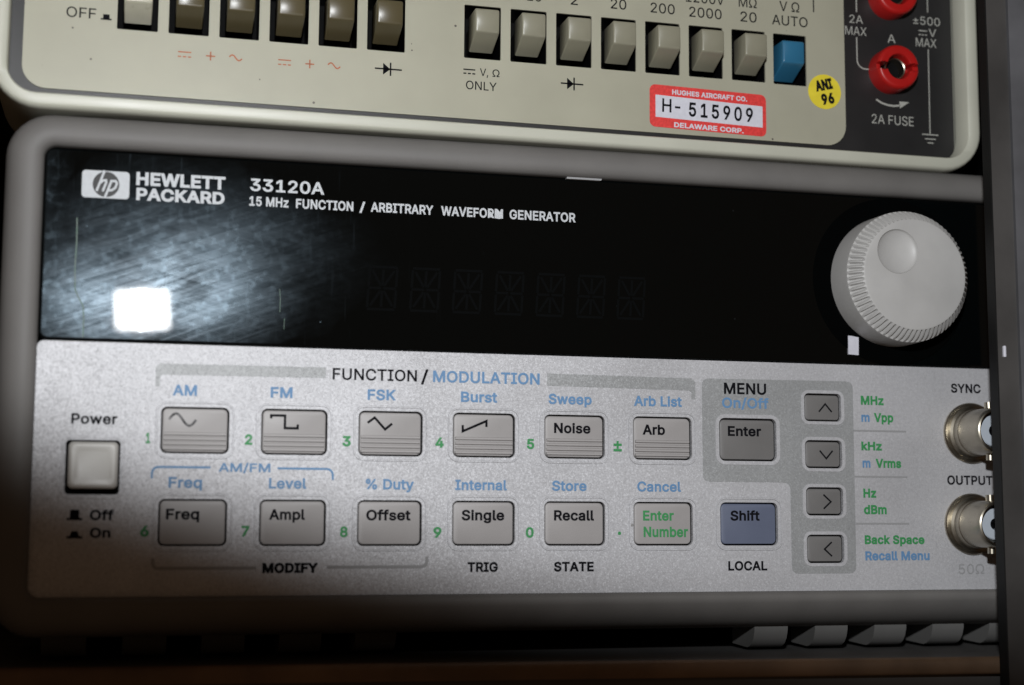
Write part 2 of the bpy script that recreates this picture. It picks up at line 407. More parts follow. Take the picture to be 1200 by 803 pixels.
def text(txt, x0, x1, zb, h, d, mat, parent, weight=.012, font=F_SANS, rot=0, shear=0, space=1.0, name='lettering'):
    """txt between x0 and x1, baseline at height zb, capitals h tall, printed at depth d"""
    me = glyphs(txt, font, weight, space+weight*1.2); lo, hi = capheight(font, weight)
    xs = [v.co.x for v in me.vertices]; a, b = min(xs), max(xs)
    sz = h/(hi-lo); sx = (x1-x0)/(b-a)
    xc = (x0+x1)/2; zc = zb+h/2
    ca, sa = math.cos(math.radians(rot)), math.sin(math.radians(rot))
    for v in me.vertices:
        X = (v.co.x-(a+b)/2)*sx; Z = (v.co.y-lo)*sz-h/2; X += shear*Z
        v.co = Vector((X*ca-Z*sa, 0, X*sa+Z*ca))*MM
    me.materials.append(mat); me.name = name
    o = bpy.data.objects.new(name, me); COL.objects.link(o)
    pa = parent['_at']; o.parent = parent
    o.location = Vector((xc-pa[0], d-pa[1], zc-pa[2]))*MM; o['_at'] = [xc, d, zc]
    return o

# ================================================================ THE RACK
# its front is turned about five degrees from the instruments' fronts
SHZ = -44.6
rk = root('equipment_rack', 'dark steel equipment rack with worn grey post and brown edged shelf', 'rack', (66.5, -6.8, SHZ-9))
rk.rotation_euler[2] = math.radians(-5.3)
def rloc(x, d): return (x, d)
at = (66.5, -6.8, SHZ-9)
bm = bmesh.new()
slab(bm, [(-160, 0), (160, 0), (160, 9-.0), (-160, 9)], 1.2, 300)
link('shelf', bm, M_SHELF, rk, at)
bm = bmesh.new()
prof = [(1.2, 9.03), (-.2, 9.05), (-.9, 8.6), (-1.1, 7.8), (-1.1, 6.2), (-.7, 5.7), (1.2, 5.6)]
loft(bm, [[(x, d, z) for d, z in prof] for x in (-160, 101.5)], True, True)
link('shelf_edge', bm, M_LIP, rk, at, 50)
# upright post: front plate with a folded flange at its right
px = 95.1
bm = bmesh.new()
slab(bm, [(px+.15, -60), (px+4.6, -60), (px+4.6, 170), (px+.15, 170)], -6.0, -2.6)
po = link('upright_post', bm, M_POST, rk, at)
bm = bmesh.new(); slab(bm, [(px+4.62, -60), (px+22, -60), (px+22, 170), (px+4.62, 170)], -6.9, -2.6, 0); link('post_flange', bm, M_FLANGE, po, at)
bm = bmesh.new(); box(bm, px-.1, px+.15, -5.9, -2.5, -60, 170); link('post_edge', bm, M_EDGE, po, at)
bm = bmesh.new(); slab(bm, rr(px+1.1, px+1.7, 70.2, 72.6, .25), -6.6, -6.0, .15); link('post_glint', bm, M_WHITEPAPER, po, at)  # small white box added as a painted glint on the post
for x0, x1 in ((-150, -146), (118, 122)):
    bm = bmesh.new(); box(bm, x0, x1, 10, 300, -60, 240); link('side_wall', bm, M_DARK, rk, at)
bm = bmesh.new(); box(bm, -150, 122, 300.5, 304, -60, 240); link('back_wall', bm, M_DARK, rk, at)

# ================================================================ FUNCTION GENERATOR
fg = root('function_generator', 'grey function generator with black display window and round knob, under the cream multimeter', 'signal generator', (75, 0, -44.5))
O = (0, 0, 0)
XL, XR, ZB, ZT = -29.7, 179.0, -31.6, 54.1        # opening of the bezel
# moulded rubber bezel, swept round the opening
bm = bmesh.new()
prof = [(0, 1.2), (0, -.5), (.25, -1.3), (.9, -1.9), (2.2, -2.3), (4.2, -2.1), (5.7, -1.2), (6.7, .4), (7.2, 2.4), (7.4, 5), (7.4, 42)]
rings = []
for o_, d in prof:
    P = rr(XL-o_, XR+o_, ZB-o_*1.06, ZT+o_*.93, 2.2+o_*.9, 8); r_ = []
    for x, z in P:
        k = max(0.0, min(1.0, (ZB+2.0-z)/4.0))               # the lower limb leans back
        r_.append((x, d+k*max(0, o_-.9)*.62 if d < 4 else d+k*2, z))
    rings.append(r_)
loft(bm, rings)
link('front_bezel', bm, M_RUBBER, fg, O, 60)
bm = bmesh.new(); slab(bm, rr(XL-4, XR+4, ZB-5, ZT+4, 3), 30, 290); link('case', bm, M_BLACK, fg, O)

# keys
PX, RZ = 19.05, -17.64
KW, KH = 12.93, 8.97
keys = [(i*PX, j*RZ) for j in (0, 1) for i in range(7)]
arrows = [(131.62, 7.18-10.01*k) for k in range(4)]
POW = (-18.8, -7.3, 10.0, 10.3)
holes = [rr(x-KW/2, x+KW/2, z-KH/2, z+KH/2, 1.2) for x, z in keys]
holes += [rr(x-4.29, x+4.29, z-2.97, z+2.97, 1.0) for x, z in arrows]
holes.append(rr(POW[0]-POW[2]/2, POW[0]+POW[2]/2, POW[1]-POW[3]/2, POW[1]+POW[3]/2, .8))
bm = bmesh.new()
plate(bm, rr(XL+.02, XR-.02, ZB+.02, 16.55, 1.2), holes, 0, 3, 1.0)
panel = link('front_panel', bm, M_SILVER, fg, O)
bm = bmesh.new(); slab(bm, rr(XL+.5, XR-.5, ZB+.5, 16, 1), 2.6, 5); link('key_backing', bm, M_MATTE, panel, O)
# thin moulded outlines round the keys, broad silver rims in the grey field
def surround(x, z, w, h, r, o0, o1, top, d=.05):
    bm = bmesh.new()
    def q(o): return rr(x-w/2-o, x+w/2+o, z-h/2-o, z+h/2+o, r+o)
    loft(bm, [ring3(q(o0), -d), ring3(q(o0+.06), -top), ring3(q(o1-.06), -top), ring3(q(o1), -d)])
    return bm
for k, (x, z) in enumerate(keys):
    if k == 6: link('key_surround', surround(x, z, KW, KH, 1.2, 0, .85, .14), M_SILVER, panel, O)
    else: link('key_surround', surround(x, z, KW, KH, 1.2, .62, 1.02, .22), M_SILVER, panel, O)
for x, z in arrows: link('key_surround', surround(x, z, 8.58, 5.94, 1.0, 0, .75, .14), M_SILVER, panel, O)
link('key_surround', surround(POW[0], POW[1], POW[2], POW[3], .8, .3, .8, .16), M_SILVER, panel, O)
# grey printed field behind menu and arrow keys
def roundpoly(P, r, n=4):
    Q = []
    for i, p in enumerate(P):
        p = Vector(p); a = (Vector(P[i-1])-p).normalized(); b = (Vector(P[(i+1) % len(P)])-p).normalized()
        s, e = p+a*r, p+b*r
        for k in range(n+1):
            t = k/n; Q.append(tuple(s*(1-t)**2+p*2*t*(1-t)+e*t*t))
    return Q
zone = roundpoly([(104.05, -8.9), (104.05, 12.75), (138.75, 12.95), (138.6, -28.0), (123.75, -28.0), (123.75, -8.9)][::-1], 1.6)
zh = [rr(114.3-KW/2-.85, 114.3+KW/2+.85, -KH/2-.85, KH/2+.85, 2.05)] + [rr(x-5.04, x+5.04, z-3.72, z+3.72, 1.75) for x, z in arrows]
bm = bmesh.new(); plate(bm, zone, zh, -.05, 0, 0); link('printed_field', bm, M_ZONE, panel, O)
def band(P):
    bm = bmesh.new(); fillpoly(bm, P, -.05); link('printed_bar', bm, M_ZONE, panel, O)
band([(-7.7, 8.3), (-6.85, 8.3), (-6.85, 10.2), (-6.4, 10.6), (25.0, 10.75), (25.0, 12.85), (-6.9, 12.75), (-7.7, 12.1)])
band([(70.3, 10.35), (101.2, 10.1), (101.7, 9.7), (101.7, 8.3), (102.6, 8.3), (102.6, 11.9), (101.8, 12.65), (70.3, 12.9)])
def lines(name, segs, w, mat, parent, d=-.05):
    bm = bmesh.new()
    for s in segs: stroke(bm, s, w, d)
    return link(name, bm, mat, parent, O)
lines('printed_bracket', [[(-7.85, -9.3), (-7.85, -8.3)] + arc(-6.65, -8.3, 1.2, 180, 90)[1:] + [(3.1, -7.1)],
                          [(15.9, -7.12)] + arc(25.5, -8.35, 1.2, 90, 0) + [(26.7, -9.3)]], .42, M_BLUEINK, panel)
lines('printed_bracket', [[(-7.2, -24.4), (-7.2, -25.3)] + arc(-6.2, -25.3, 1.0, 180, 270)[1:] + [(12.2, -26.3)],
                          [(25.8, -26.2)] + arc(44.5, -25.1, 1.1, 270, 360) + [(45.6, -24.2)]], .6, M_GREYINK, panel)
for z, x1 in ((2.35, 151.2), (-7.5, 151.2), (-17.5, 151.3)):
    lines('printed_line', [[(138.7, z), (x1, z)]], .38, M_GREYINK, panel)
# push-in / push-out symbols under the power key
bm = bmesh.new(); stroke(bm, [(-23.2, -17.05), (-20.3, -17.05)], .42, -.05); fillpoly(bm, [(-22.6, -16.85), (-20.9, -16.85), (-20.9, -15.3), (-22.6, -15.3)], -.05)
link('printed_symbol', bm, M_BLACKINK, panel, O)
bm = bmesh.new(); stroke(bm, [(-23.1, -20.45), (-20.2, -20.45)], .42, -.05); fillpoly(bm, [(-22.5, -20.25), (-20.8, -20.25), (-21.1, -19.3), (-22.2, -19.3)], -.05)
link('printed_symbol', bm, M_BLACKINK, panel, O)

K, B, G, Y, W = M_BLACKINK, M_BLUEINK, M_GREENINK, M_GREYINK, M_WHITEINK
for t, x0, x1, zb, h, m, wt in (
    ('FUNCTION', 26.34, 43.25, 10.50, 2.30, K, .006), ('/', 44.04, 45.60, 10.3, 2.6, K, .006), ('MODULATION', 46.53, 68.73, 10.50, 2.34, B, .012),
    ('AM', -4.46, .15, 6.62, 2.12, B, .016), ('FM', 14.26, 18.52, 6.62, 2.12, B, .016), ('FSK', 33.36, 39.06, 6.62, 2.12, B, .016),
    ('Burst', 52.29, 59.85, 6.62, 2.12, B, .016), ('Sweep', 70.62, 79.85, 6.62, 2.12, B, .016), ('Arb List', 88.99, 99.56, 6.62, 2.12, B, .016),
    ('Power', -22.99, -14.56, .87, 1.99, K, .014),
    ('1', -9.19, -8.35, -2.65, 2.05, G, .02), ('2', 9.48, 10.95, -2.65, 2.05, G, .02), ('3', 28.46, 30.15, -2.65, 2.05, G, .02),
    ('4', 47.12, 48.86, -2.65, 2.08, G, .02), ('5', 66.05, 67.61, -2.65, 2.08, G, .02), ('±', 84.5, 86.3, -3.0, 3.0, G, .008),
    ('AM/FM', 4.62, 14.52, -7.91, 1.70, B, .01),
    ('Freq', -4.71, 1.58, -11.05, 2.06, B, .014), ('Level', 14.31, 21.57, -11.05, 2.06, B, .014), ('% Duty', 33.2, 42.88, -11.05, 2.06, B, .014),
    ('Internal', 51.24, 61.92, -11.05, 2.06, B, .014), ('Store', 71.34, 78.69, -11.05, 2.06, B, .014), ('Cancel', 89.6, 99.18, -11.05, 2.06, B, .014),
    ('6', -9.7, -8.08, -20.3, 2.06, G, .02), ('7', 9.24, 10.75, -20.3, 2.06, G, .02), ('8', 28.29, 29.8, -20.4, 2.08, G, .02),
    ('9', 46.88, 48.54, -20.5, 2.1, G, .02), ('0', 65.85, 67.51, -20.5, 2.1, G, .02),
    ('MODIFY', 13.4, 24.15, -27.28, 1.94, K, .03), ('TRIG', 53.86, 60.09, -27.28, 1.94, K, .02), ('STATE', 71.74, 80.16, -27.28, 1.94, K, .02),
    ('LOCAL', 109.43, 118.17, -27.28, 1.94, K, .016), ('50Ω', 162.8, 169.01, -28.29, 2.15, Y, .0), ('OUTPUT', 160.73, 171.8, -9.03, 2.0, K, .014),
    ('SYNC', 162.31, 169.59, 11.1, 2.0, K, .014), ('MENU', 109.01, 118.59, 9.58, 2.4, K, .012), ('On/Off', 108.53, 119.12, 6.62, 2.2, B, .012),
    ('MHz', 140.57, 145.96, 7.97, 1.96, G, .022), ('m', 140.59, 142.55, 4.29, 1.96, B, .022), ('Vpp', 143.56, 148.17, 4.29, 1.96, G, .022),
    ('kHz', 140.43, 145.27, -1.85, 1.88, G, .022), ('m', 140.61, 142.48, -5.56, 1.94, B, .022), ('Vrms', 143.69, 149.77, -5.56, 1.94, G, .022),
    ('Hz', 140.64, 143.65, -11.97, 1.93, G, .022), ('dBm', 140.67, 146.03, -15.49, 1.96, G, .022),
    ('Back Space', 140.7, 154.82, -21.85, 1.88, G, .022), ('Recall Menu', 140.75, 155.93, -25.29, 1.92, B, .02),
    ('Off', -19.0, -14.6, -17.24, 1.92, K, .016), ('On', -18.89, -15.12, -20.53, 1.86, K, .016)):
    text(t, x0, x1, zb, h, -.09, m, panel, wt*1.35+.006)

bm = bmesh.new(); fillpoly(bm, circ(85.7, -19.6, .36, 16), -.09); link('printed_symbol', bm, G, panel, O)
# display window
bm = bmesh.new()
wo = rr(XL+.05, XR-.05, 16.75, ZT-.05, 1.6)
loft(bm, [ring3(rr(XL+.6, XR-.6, 17.3, ZT-.5, 1.2), .4), ring3(rr(XL+.3, XR-.3, 17.0, ZT-.25, 1.4), .52), ring3(wo, .9), ring3(wo, 3)], True, True)
win = link('display_window', bm, M_WINDOW, fg, O)
for t, x0, x1, zb, h, wt in (('HEWLETT', -12.49, 4.56, 47.5, 2.62, .035), ('PACKARD', -12.4, 4.47, 44.54, 2.45, .035), ('33120A', 9.41, 24.1, 47.62, 2.5, .02),
        ('15 MHz', 9.3, 17.02, 44.62, 1.92, .025), ('FUNCTION', 18.5, 29.99, 44.6, 1.92, .025), ('/', 31.2, 32.41, 44.6, 1.95, .025),
        ('ARBITRARY', 33.51, 46.37, 44.7, 1.94, .025), ('WAVEFORM', 47.97, 60.98, 44.7, 1.96, .025), ('GENERATOR', 62.38, 76.61, 44.7, 1.98, .025)):
    text(t, x0, x1, zb, h, .34, W, win, wt)
# emblem: white plate, dark disc, slanted white letters whose stems run into the plate
bm = bmesh.new(); slab(bm, rr(-22.65, -13.75, 44.58, 49.95, .7), .35, .42); em = link('emblem', bm, W, win, O)
bm = bmesh.new(); slab(bm, circ(-18.15, 47.3, 2.5), .31, .345); link('emblem_disc', bm, M_BLACK, em, O)
bm = bmesh.new()
def sl(x, z): return (-18.15+x+.34*(z-47.3), z)
stroke(bm, [sl(-1.25, 45.9), sl(-1.25, 50.0)], .42, .27)
stroke(bm, [sl(-1.15, 47.5), sl(-.8, 48.05), sl(-.3, 48.1), sl(-.1, 47.7), sl(-.1, 45.9)], .42, .265)
stroke(bm, [sl(.75, 44.6), sl(.75, 48.2)], .42, .27)
stroke(bm, [sl(.8, 48.0), sl(1.5, 48.05), sl(1.95, 47.6), sl(1.95, 46.7), sl(1.5, 46.2), sl(.8, 46.15)], .42, .265)
link('emblem_letters', bm, W, em, O)
# unlit fourteen segment digits that just show through the dark window
digit = None
def seg_digit():
    bm = bmesh.new(); w, h, s = 5.6, 8.6, 1.0
    def p(x, z): return ((x-.5)*w + (z-.5)*h*.06, (z-.5)*h)
    S = [(0, 0, 1, 0), (0, .5, .46, .5), (.54, .5, 1, .5), (0, 1, 1, 1), (0, .04, 0, .46), (1, .04, 1, .46), (0, .54, 0, .96), (1, .54, 1, .96),
         (.5, .06, .5, .44), (.5, .56, .5, .94), (.1, .08, .44, .44), (.9, .08, .56, .44), (.1, .92, .44, .56), (.9, .92, .56, .56)]
    for a, b, c, e in S: stroke(bm, [p(a, b), p(c, e)], .5, 0)
    return bm
for k in range(1, 8):
    x = 27.3+8.77*k
    if digit is None:
        digit = link('display_digit', seg_digit(), M_GHOST, win, (x, .36, 29.2))
    else:
        c = digit.copy(); COL.objects.link(c); c.location.x = x*MM; c.parent = win
# marks on the window: a long crooked scratch, a small pale tab near the knob, another under the bezel, scuffed ink
bm = bmesh.new()
stroke(bm, [(-23.3, 40.5), (-23.2, 36), (-23.35, 31), (-23.2, 26.6), (-22.6, 25.2), (-21.6, 23.4), (-21.4, 21), (-21.45, 17.4)], .22, .36)
link('scratch', bm, M_CRACK, win, O)
for P, w_ in (([(15.6, 28.2), (15.8, 26.4), (15.75, 23.6)], .12), ([(16.7, 22.4), (16.6, 20.2)], .10)):
    bm = bmesh.new(); stroke(bm, P, w_, .36); link('scratch', bm, M_CRACK, win, O)
bm = bmesh.new(); slab(bm, [(138.0, 18.85), (140.4, 18.75), (140.5, 22.6), (138.7, 22.9), (138.0, 22.9)], .08, .42); link('pale_tab', bm, M_WHITEPAPER, win, O)
bm = bmesh.new(); slab(bm, [(74.4, 53.7), (81.9, 53.7), (82.1, 54.1), (74.5, 54.1)], -.6, .4); link('pale_tab', bm, M_GREYINK, win, O)
bm = bmesh.new()
for P in ([(58.0, 44.9), (58.7, 44.8), (58.5, 45.9), (57.9, 46.3)], [(59.2, 44.7), (60.3, 44.6), (60.9, 44.9), (60.3, 46.1), (59.7, 46.7), (59.2, 46.0)]):
    fillpoly(bm, P, .3)
link('ink_smudge', bm, W, win, O)

# function keys
def key_mesh(w, h, r, ridges=False):
    bm = bmesh.new(); g = .28
    P = lambda o: rr(-w/2+g+o, w/2-g-o, -h/2+g+o, h/2-g-o, max(.3, r-g))
    loft(bm, [ring3(P(.35), .40), ring3(P(.12), .48), ring3(P(0), .75), ring3(P(0), 2.55)], True)
    if ridges:
        for k in range(4):
            z = -.55 - .93*k - h*.02
            x0, x1 = -w/2+g+.28, w/2-g-.28
            pr = [(z+.36, .44), (z+.22, .02), (z-.16, .02), (z-.36, .44)]
            loft(bm, [[(x, d, zz) for zz, d in pr] for x in (x0, x1)], True, True)
    return bm
def push_key(x, z, mat, legend, ridges=False, label=None):
    o = link('push_key', key_mesh(KW, KH, 1.2, ridges), mat, fg, (x, 0, z), 40)
    if label: o['label'] = label
    for it in legend:
        if it[0] == 'text': text(it[1], it[2], it[3], it[4], it[5], .33, it[6], o, .027, name='legend')
        else:
            bm = bmesh.new()
            for s in it[1]: stroke(bm, s, it[2], 0)
            link('legend', bm, M_WORNINK if (x, z) == (0, 0) else M_BLACKINK, o, (0, .33, 0))
def wave(pts): return ('stroke', [pts], .47)
sine = [(-4.95 + 5.1*k/24, 2.05 + 1.15*math.sin(2*math.pi*k/24)) for k in range(25)]
push_key(0, 0, M_KEY, [wave(sine)], True)
push_key(PX, 0, M_KEY, [wave([(14.5, 2.6), (14.5, 3.2), (17.2, 3.2), (17.2, .75), (19.7, .75), (19.7, 1.5)])], True)
push_key(2*PX, 0, M_KEY, [wave([(33.5, 2.1), (34.9, 3.15), (37.0, .85), (38.4, 2.0)])], True)
push_key(3*PX, 0, M_KEY, [wave([(52.8, 2.0), (52.8, .75), (57.7, 2.9), (57.7, 1.7)])], True)
push_key(4*PX, 0, M_KEY, [('text', 'Noise', 71.9, 79.69, .72, 2.1, K)], True)
push_key(5*PX, 0, M_KEY, [('text', 'Arb', 90.98, 95.91, .72, 2.1, K)], True)
push_key(6*PX, 0, M_DKEY, [('text', 'Enter', 109.93, 117.48, .76, 2.09, K)], False, 'darker grey Enter key in the grey field')
push_key(0, RZ, M_KEY, [('text', 'Freq', -5.0, 1.23, -17.07, 2.05, K)])
push_key(PX, RZ, M_KEY, [('text', 'Ampl', 14.48, 21.46, -17.07, 2.05, K)])
push_key(2*PX, RZ, M_KEY, [('text', 'Offset', 33.48, 42.35, -17.12, 2.07, K)])
push_key(3*PX, RZ, M_KEY, [('text', 'Single', 52.69, 61.48, -17.07, 2.08, K)])
push_key(4*PX, RZ, M_KEY, [('text', 'Recall', 71.89, 80.41, -17.05, 2.1, K)])
push_key(5*PX, RZ, M_KEY, [('text', 'Enter', 90.96, 97.67, -17.0, 2.05, G), ('text', 'Number', 91.06, 100.77, -20.37, 2.12, G)], False, 'grey key with green lettering')
push_key(6*PX, RZ, M_BKEY, [('text', 'Shift', 110.24, 116.83, -16.95, 2.08, K)], False, 'slate blue Shift key')
for k, (x, z) in enumerate(arrows):
    o = link('arrow_key', key_mesh(8.58, 5.94, 1.0), M_DKEY, fg, (x, 0, z), 40)
    a, b = .85, 1.5
    pts = {0: [(-b, -a), (0, a), (b, -a)], 1: [(-b, a), (0, -a), (b, a)], 2: [(-a, b), (a, 0), (-a, -b)], 3: [(a, b), (-a, 0), (a, -b)]}[k]
    bm = bmesh.new(); stroke(bm, [(p[0]+.75, p[1]-.05) for p in pts], .34, 0); link('arrow_mark', bm, M_BLACKINK, o, (x, .33, z))
# power key, standing proud of the panel
bm = bmesh.new()
P = lambda o: rr(-4.55+o, 4.55-o, -4.45+o, 4.35-o, .9)
loft(bm, [ring3(P(1.5), -1.55), ring3(P(.75), -1.75), ring3(P(.4), -1.7), ring3(P(.1), -1.35), ring3(P(0), -.8), ring3(P(0), 2.5)], True)
link('power_key', bm, M_PKEY, fg, (POW[0]+.1, 0, POW[1]+.4), 50)

# tuning knob in its round black recess, widened and matte to stop its reflection
KX, KZ = 148.7, 35.2
bm = bmesh.new(); lathe(bm, [(13.5, .2), (18.3, .2), (18.5, .3), (18.5, .6)], 72, (KX, KZ)); link('knob_recess', bm, M_RECESS, win, O)
bm = bmesh.new(); n = 72*4
def kr(d, r, amp):
    return [((r-(amp if k % 4 in (1, 2) else 0))*math.cos(2*math.pi*k/n), d, (r-(amp if k % 4 in (1, 2) else 0))*math.sin(2*math.pi*k/n)) for k in range(n)]
KD = -2.1
rings = [kr(.3, 14.4, 0), kr(-4.4+KD, 14.25, 0), kr(-4.9+KD, 14.2, .0), kr(-5.2+KD, 14.1, .42), kr(-6.2+KD, 13.65, .68), kr(-7.2+KD, 12.95, .68), kr(-7.85+KD, 12.25, .3), kr(-8.1+KD, 11.9, 0), kr(-8.2+KD, 11.5, 0)]
V = loft(bm, rings)
# flat face with the hole for the dimple, then the dimple itself
outer = V[-1]; hv = [bm.verts.new((-3.9+4.8*math.cos(2*math.pi*k/48), -8.2+KD, 4.75+4.8*math.sin(2*math.pi*k/48))) for k in range(48)]
E = []
for lp in (outer, hv):
    for i in range(len(lp)):
        e = bm.edges.get((lp[i], lp[(i+1) % len(lp)])) or bm.edges.new((lp[i], lp[(i+1) % len(lp)])); E.append(e)
bmesh.ops.triangle_fill(bm, use_beauty=True, edges=E, normal=(0, -1, 0))
knob = link('tuning_knob', bm, M_KNOB, fg, (KX, 0, KZ), 28)
bm = bmesh.new(); rs = []
for r, d in ((4.8, -8.2), (4.74, -8.0), (4.66, -7.8), (4.45, -7.6), (3.9, -7.32), (3.1, -7.05), (2.1, -6.84), (1.1, -6.73), (.05, -6.7)):
    rs.append([(r*math.cos(2*math.pi*k/48), d+KD, r*math.sin(2*math.pi*k/48)) for k in range(48)])
loft(bm, rs, False, True)
link('finger_dimple', bm, M_KNOB, knob, (KX-3.9, 0, KZ+4.75), 50)

# coaxial connectors
def coax(x, z):
    bm = bmesh.new()
    lathe(bm, [(6.65, .3), (6.65, -.5), (6.45, -.75), (5.9, -.8), (5.85, -1.6), (5.3, -1.8), (5.15, -2.4), (5.1, -3.2), (5.0, -3.3), (5.0, -9.6), (4.9, -10.4), (4.75, -11.0),
               (4.45, -11.15), (4.2, -11.05), (4.15, -6)], 72, (0, 0), False, False)
    o = link('coaxial_connector', bm, M_NICKEL, fg, (x, 0, z), 35)
    bm = bmesh.new()
    for s in (90, 270):
        cx, cz = 5.5*math.cos(math.radians(s)), 5.5*math.sin(math.radians(s))
        loft(bm, [[(.95*math.cos(t*math.pi/8), -7.6+.95*math.sin(t*math.pi/8), zz) for t in range(16)] for zz in (cz*.85, cz*1.13)], True, True)
    link('bayonet_lug', bm, M_NICKEL, o, (x, 0, z), 40)
    bm = bmesh.new(); lathe(bm, [(4.14, -6.5), (3.4, -6.6), (3.3, -9.2), (3.1, -9.4), (1.25, -9.4), (1.15, -9.2), (1.15, -5)], 40, (0, 0))
    link('insulator', bm, M_PTFE, o, (x, 0, z), 35)
    bm = bmesh.new(); lathe(bm, [(1.1, -5.2), (.85, -8.4), (.4, -8.5), (.35, -6)], 24, (0, 0)); link('centre_contact', bm, M_GLOSSBLK, o, (x, 0, z), 35)
coax(166.8, 2.25); coax(166.4, -17.55)

# ribs under the bezel and the feet behind them
def rib(x, w, zt, zb, d0, d1):
    bm = bmesh.new()
    prof = [(d0+.2, zt), (d0, zt-.6), (d0+.3, zb+3.8), (d0+.9, zb+2.2), (d0+1.9, zb+1.0), (d0+3.2, zb+.3), (d0+4.6, zb), (d1, zb+.3), (d1, zt)]
    loft(bm, [[(xx, d, z) for d, z in prof] for xx in (-w/2, w/2)], True, True)
    link('vent_rib', bm, M_RIB, fg, (x, 0, 0), 30)
for k in range(5): rib(121.4+13.95*k, 7.6, -36, -43.9, 5.5, 18)
for k in range(5): rib(-23.4+15.3*k, 8.4, -36, -43.9, 13, 24)
for x in (-8, 160):
    bm = bmesh.new(); lathe2 = [(x+6*math.cos(t*math.pi/12), 60+6*math.sin(t*math.pi/12)) for t in range(24)]
    loft(bm, [[(a, b, z) for a, b in lathe2] for z in (-44.5, -36)], True, True); link('foot', bm, M_BLACK, fg, O)

# ================================================================ MULTIMETER
MMC = (66.0, 0, 61.0)
mm = root('bench_multimeter', 'cream bench multimeter with a row of push switches, lying on top of the grey generator', 'multimeter', MMC)
mm.rotation_euler[1] = math.radians(.22)      # sits a touch lower at its right
FD = 3.0
def dz(x): return .0038*(x-57.)               # undo the tilt where the measured heights already hold it
# frame
bm = bmesh.new()
fx0, fx1, fz0, fz1, fr = -37.2, 167.5, 63.75, 149.0, 5.5
prof = [(0, FD+.3), (0, -1.7), (.25, -2.0), (2.2, -2.05), (2.7, -1.8), (3.05, -1.1), (3.15, 0), (3.15, 30)]
loft(bm, [ring3(rr(fx0-o, fx1+o*1.1, fz0-o*.93, fz1+o, fr+o*1.2, 8), d) for o, d in prof])
link('front_frame', bm, M_FRAME, mm, MMC[:0] + O, 50)
bm = bmesh.new(); slab(bm, rr(fx0-2, fx1+2, fz0-1.5, fz1+2, 5), 25, 240); link('case', bm, M_BLACK, mm, O)
# charcoal terminal plate behind, cream switch plate over it
JX, JZ = 151.3, 83.95
wells = [(-13.3+9.97*k, 84.75) for k in range(6)] + [(57.0+10.0*k, 84.75) for k in range(7)] + [(126.85, 84.65)]
holes = [rr(x-3.95, x+3.95, z-5.75, z+5.75, .25, 2) for x, z in wells]
bm = bmesh.new()
plate(bm, rr(fx0+.02, fx1-.35, fz0+.05, fz1-.05, 4.0), [rr(x-4.1, x+4.1, z-5.9, z+5.9, .25, 2) for x, z in wells], FD+.5, .7, .3)
tp = link('terminal_plate', bm, M_PLATE, mm, O)
bm = bmesh.new()
plate(bm, rr(-34.8, 140.1, 65.95, 147, 4.6, 8), holes, FD, .5, .45)
fp = link('switch_plate', bm, M_CREAM, mm, O)
for k, (x, z) in enumerate(wells):
    mat = M_WHITEKEY if k == 0 else M_BROWNKEY if k < 6 else M_CYANKEY if k == 13 else M_CREAMKEY
    push = 2.3 if k == 13 else 0.0
    bm = bmesh.new()
    def q(o, zb, zt, w=2.55): return rr(-w+o, w-o, zb+o, zt-o, .35, 3)
    wd = 2.7 if k < 6 else 2.6
    loft(bm, [ring3(q(.28, -1.35, 3.75, wd), -4.3), ring3(q(.08, -1.35, 3.75, wd), -4.15), ring3(q(0, -1.45, 3.8, wd), -3.8), ring3(q(0, -3.8, 3.9, wd), 1.9), ring3(q(.1, -3.8, 3.9, wd), 2.2)], True, True)
    key = link('key_switch', bm, mat, mm, (x+.05, FD+push, z), 40)
    if k == 0: key['label'] = 'ivory switch key at the left end'
    elif k < 6: key['label'] = 'dark brown switch key'
    elif k == 13: key['label'] = 'blue switch key, pressed in'
    else: key['label'] = 'olive cream switch key'
    bm = bmesh.new()
    P = rr(-4.0, 4.0, -5.8, 5.8, .25, 2)
    loft(bm, [ring3(P, FD+.46), ring3(P, FD+9)]); w0 = loft(bm, [ring3(P, FD+8.9), ring3(P, FD+9)], False, True, 1); box(bm, -1.6, 1.6, FD+2.1+push, FD+8.95, -2.4, 2.4, 1); link('key_well', bm, [M_GLOSSBLK, M_MATTE], key, (x, 0, z))

for t, x0, x1, zb, h, wt in (('OFF', -26.93, -21.29, 80.62, 2.1, .004), ('V,', 56.49, 58.27, 75.37, 1.6, .004), ('Ω', 59.19, 60.72, 75.37, 1.6, .004),
        ('ONLY', 53.53, 60.12, 72.29, 1.82, .004), ('10', 66.62, 69.81, 92.62, 2.2, .004), ('2', 76.25, 77.87, 92.62, 2.2, .004), ('20', 85.24, 88.78, 92.6, 2.2, .004),
        ('200', 94.3, 99.86, 92.56, 2.22, .004), ('2000', 103.21, 110.78, 92.42, 2.25, .004), ('20', 115.19, 119.03, 92.42, 2.28, .004),
        ('1200V', 102.45, 111.43, 95.73, 2.24, .004), ('MΩ', 114.84, 119.09, 95.73, 2.24, .004), ('V Ω', 124.52, 129.31, 95.68, 2.25, .004), ('AUTO', 122.68, 131.24, 92.42, 2.25, .004)):
    text(t, x0, x1, zb+dz(x0)*.0, h, FD-.06, K, fp, wt)
def marks(segs, w, mat, parent, polys=(), name='printed_symbol', d=FD-.06):
    bm = bmesh.new()
    for s in segs: stroke(bm, s, w, d)
    for p in polys: fillpoly(bm, p, d)
    return link(name, bm, mat, parent, O)
marks([[(-20.4, 80.75), (-18.3, 80.75)]], .3, K, fp, [[(-19.95, 80.85), (-18.7, 80.85), (-18.7, 81.75), (-19.95, 81.75)]])
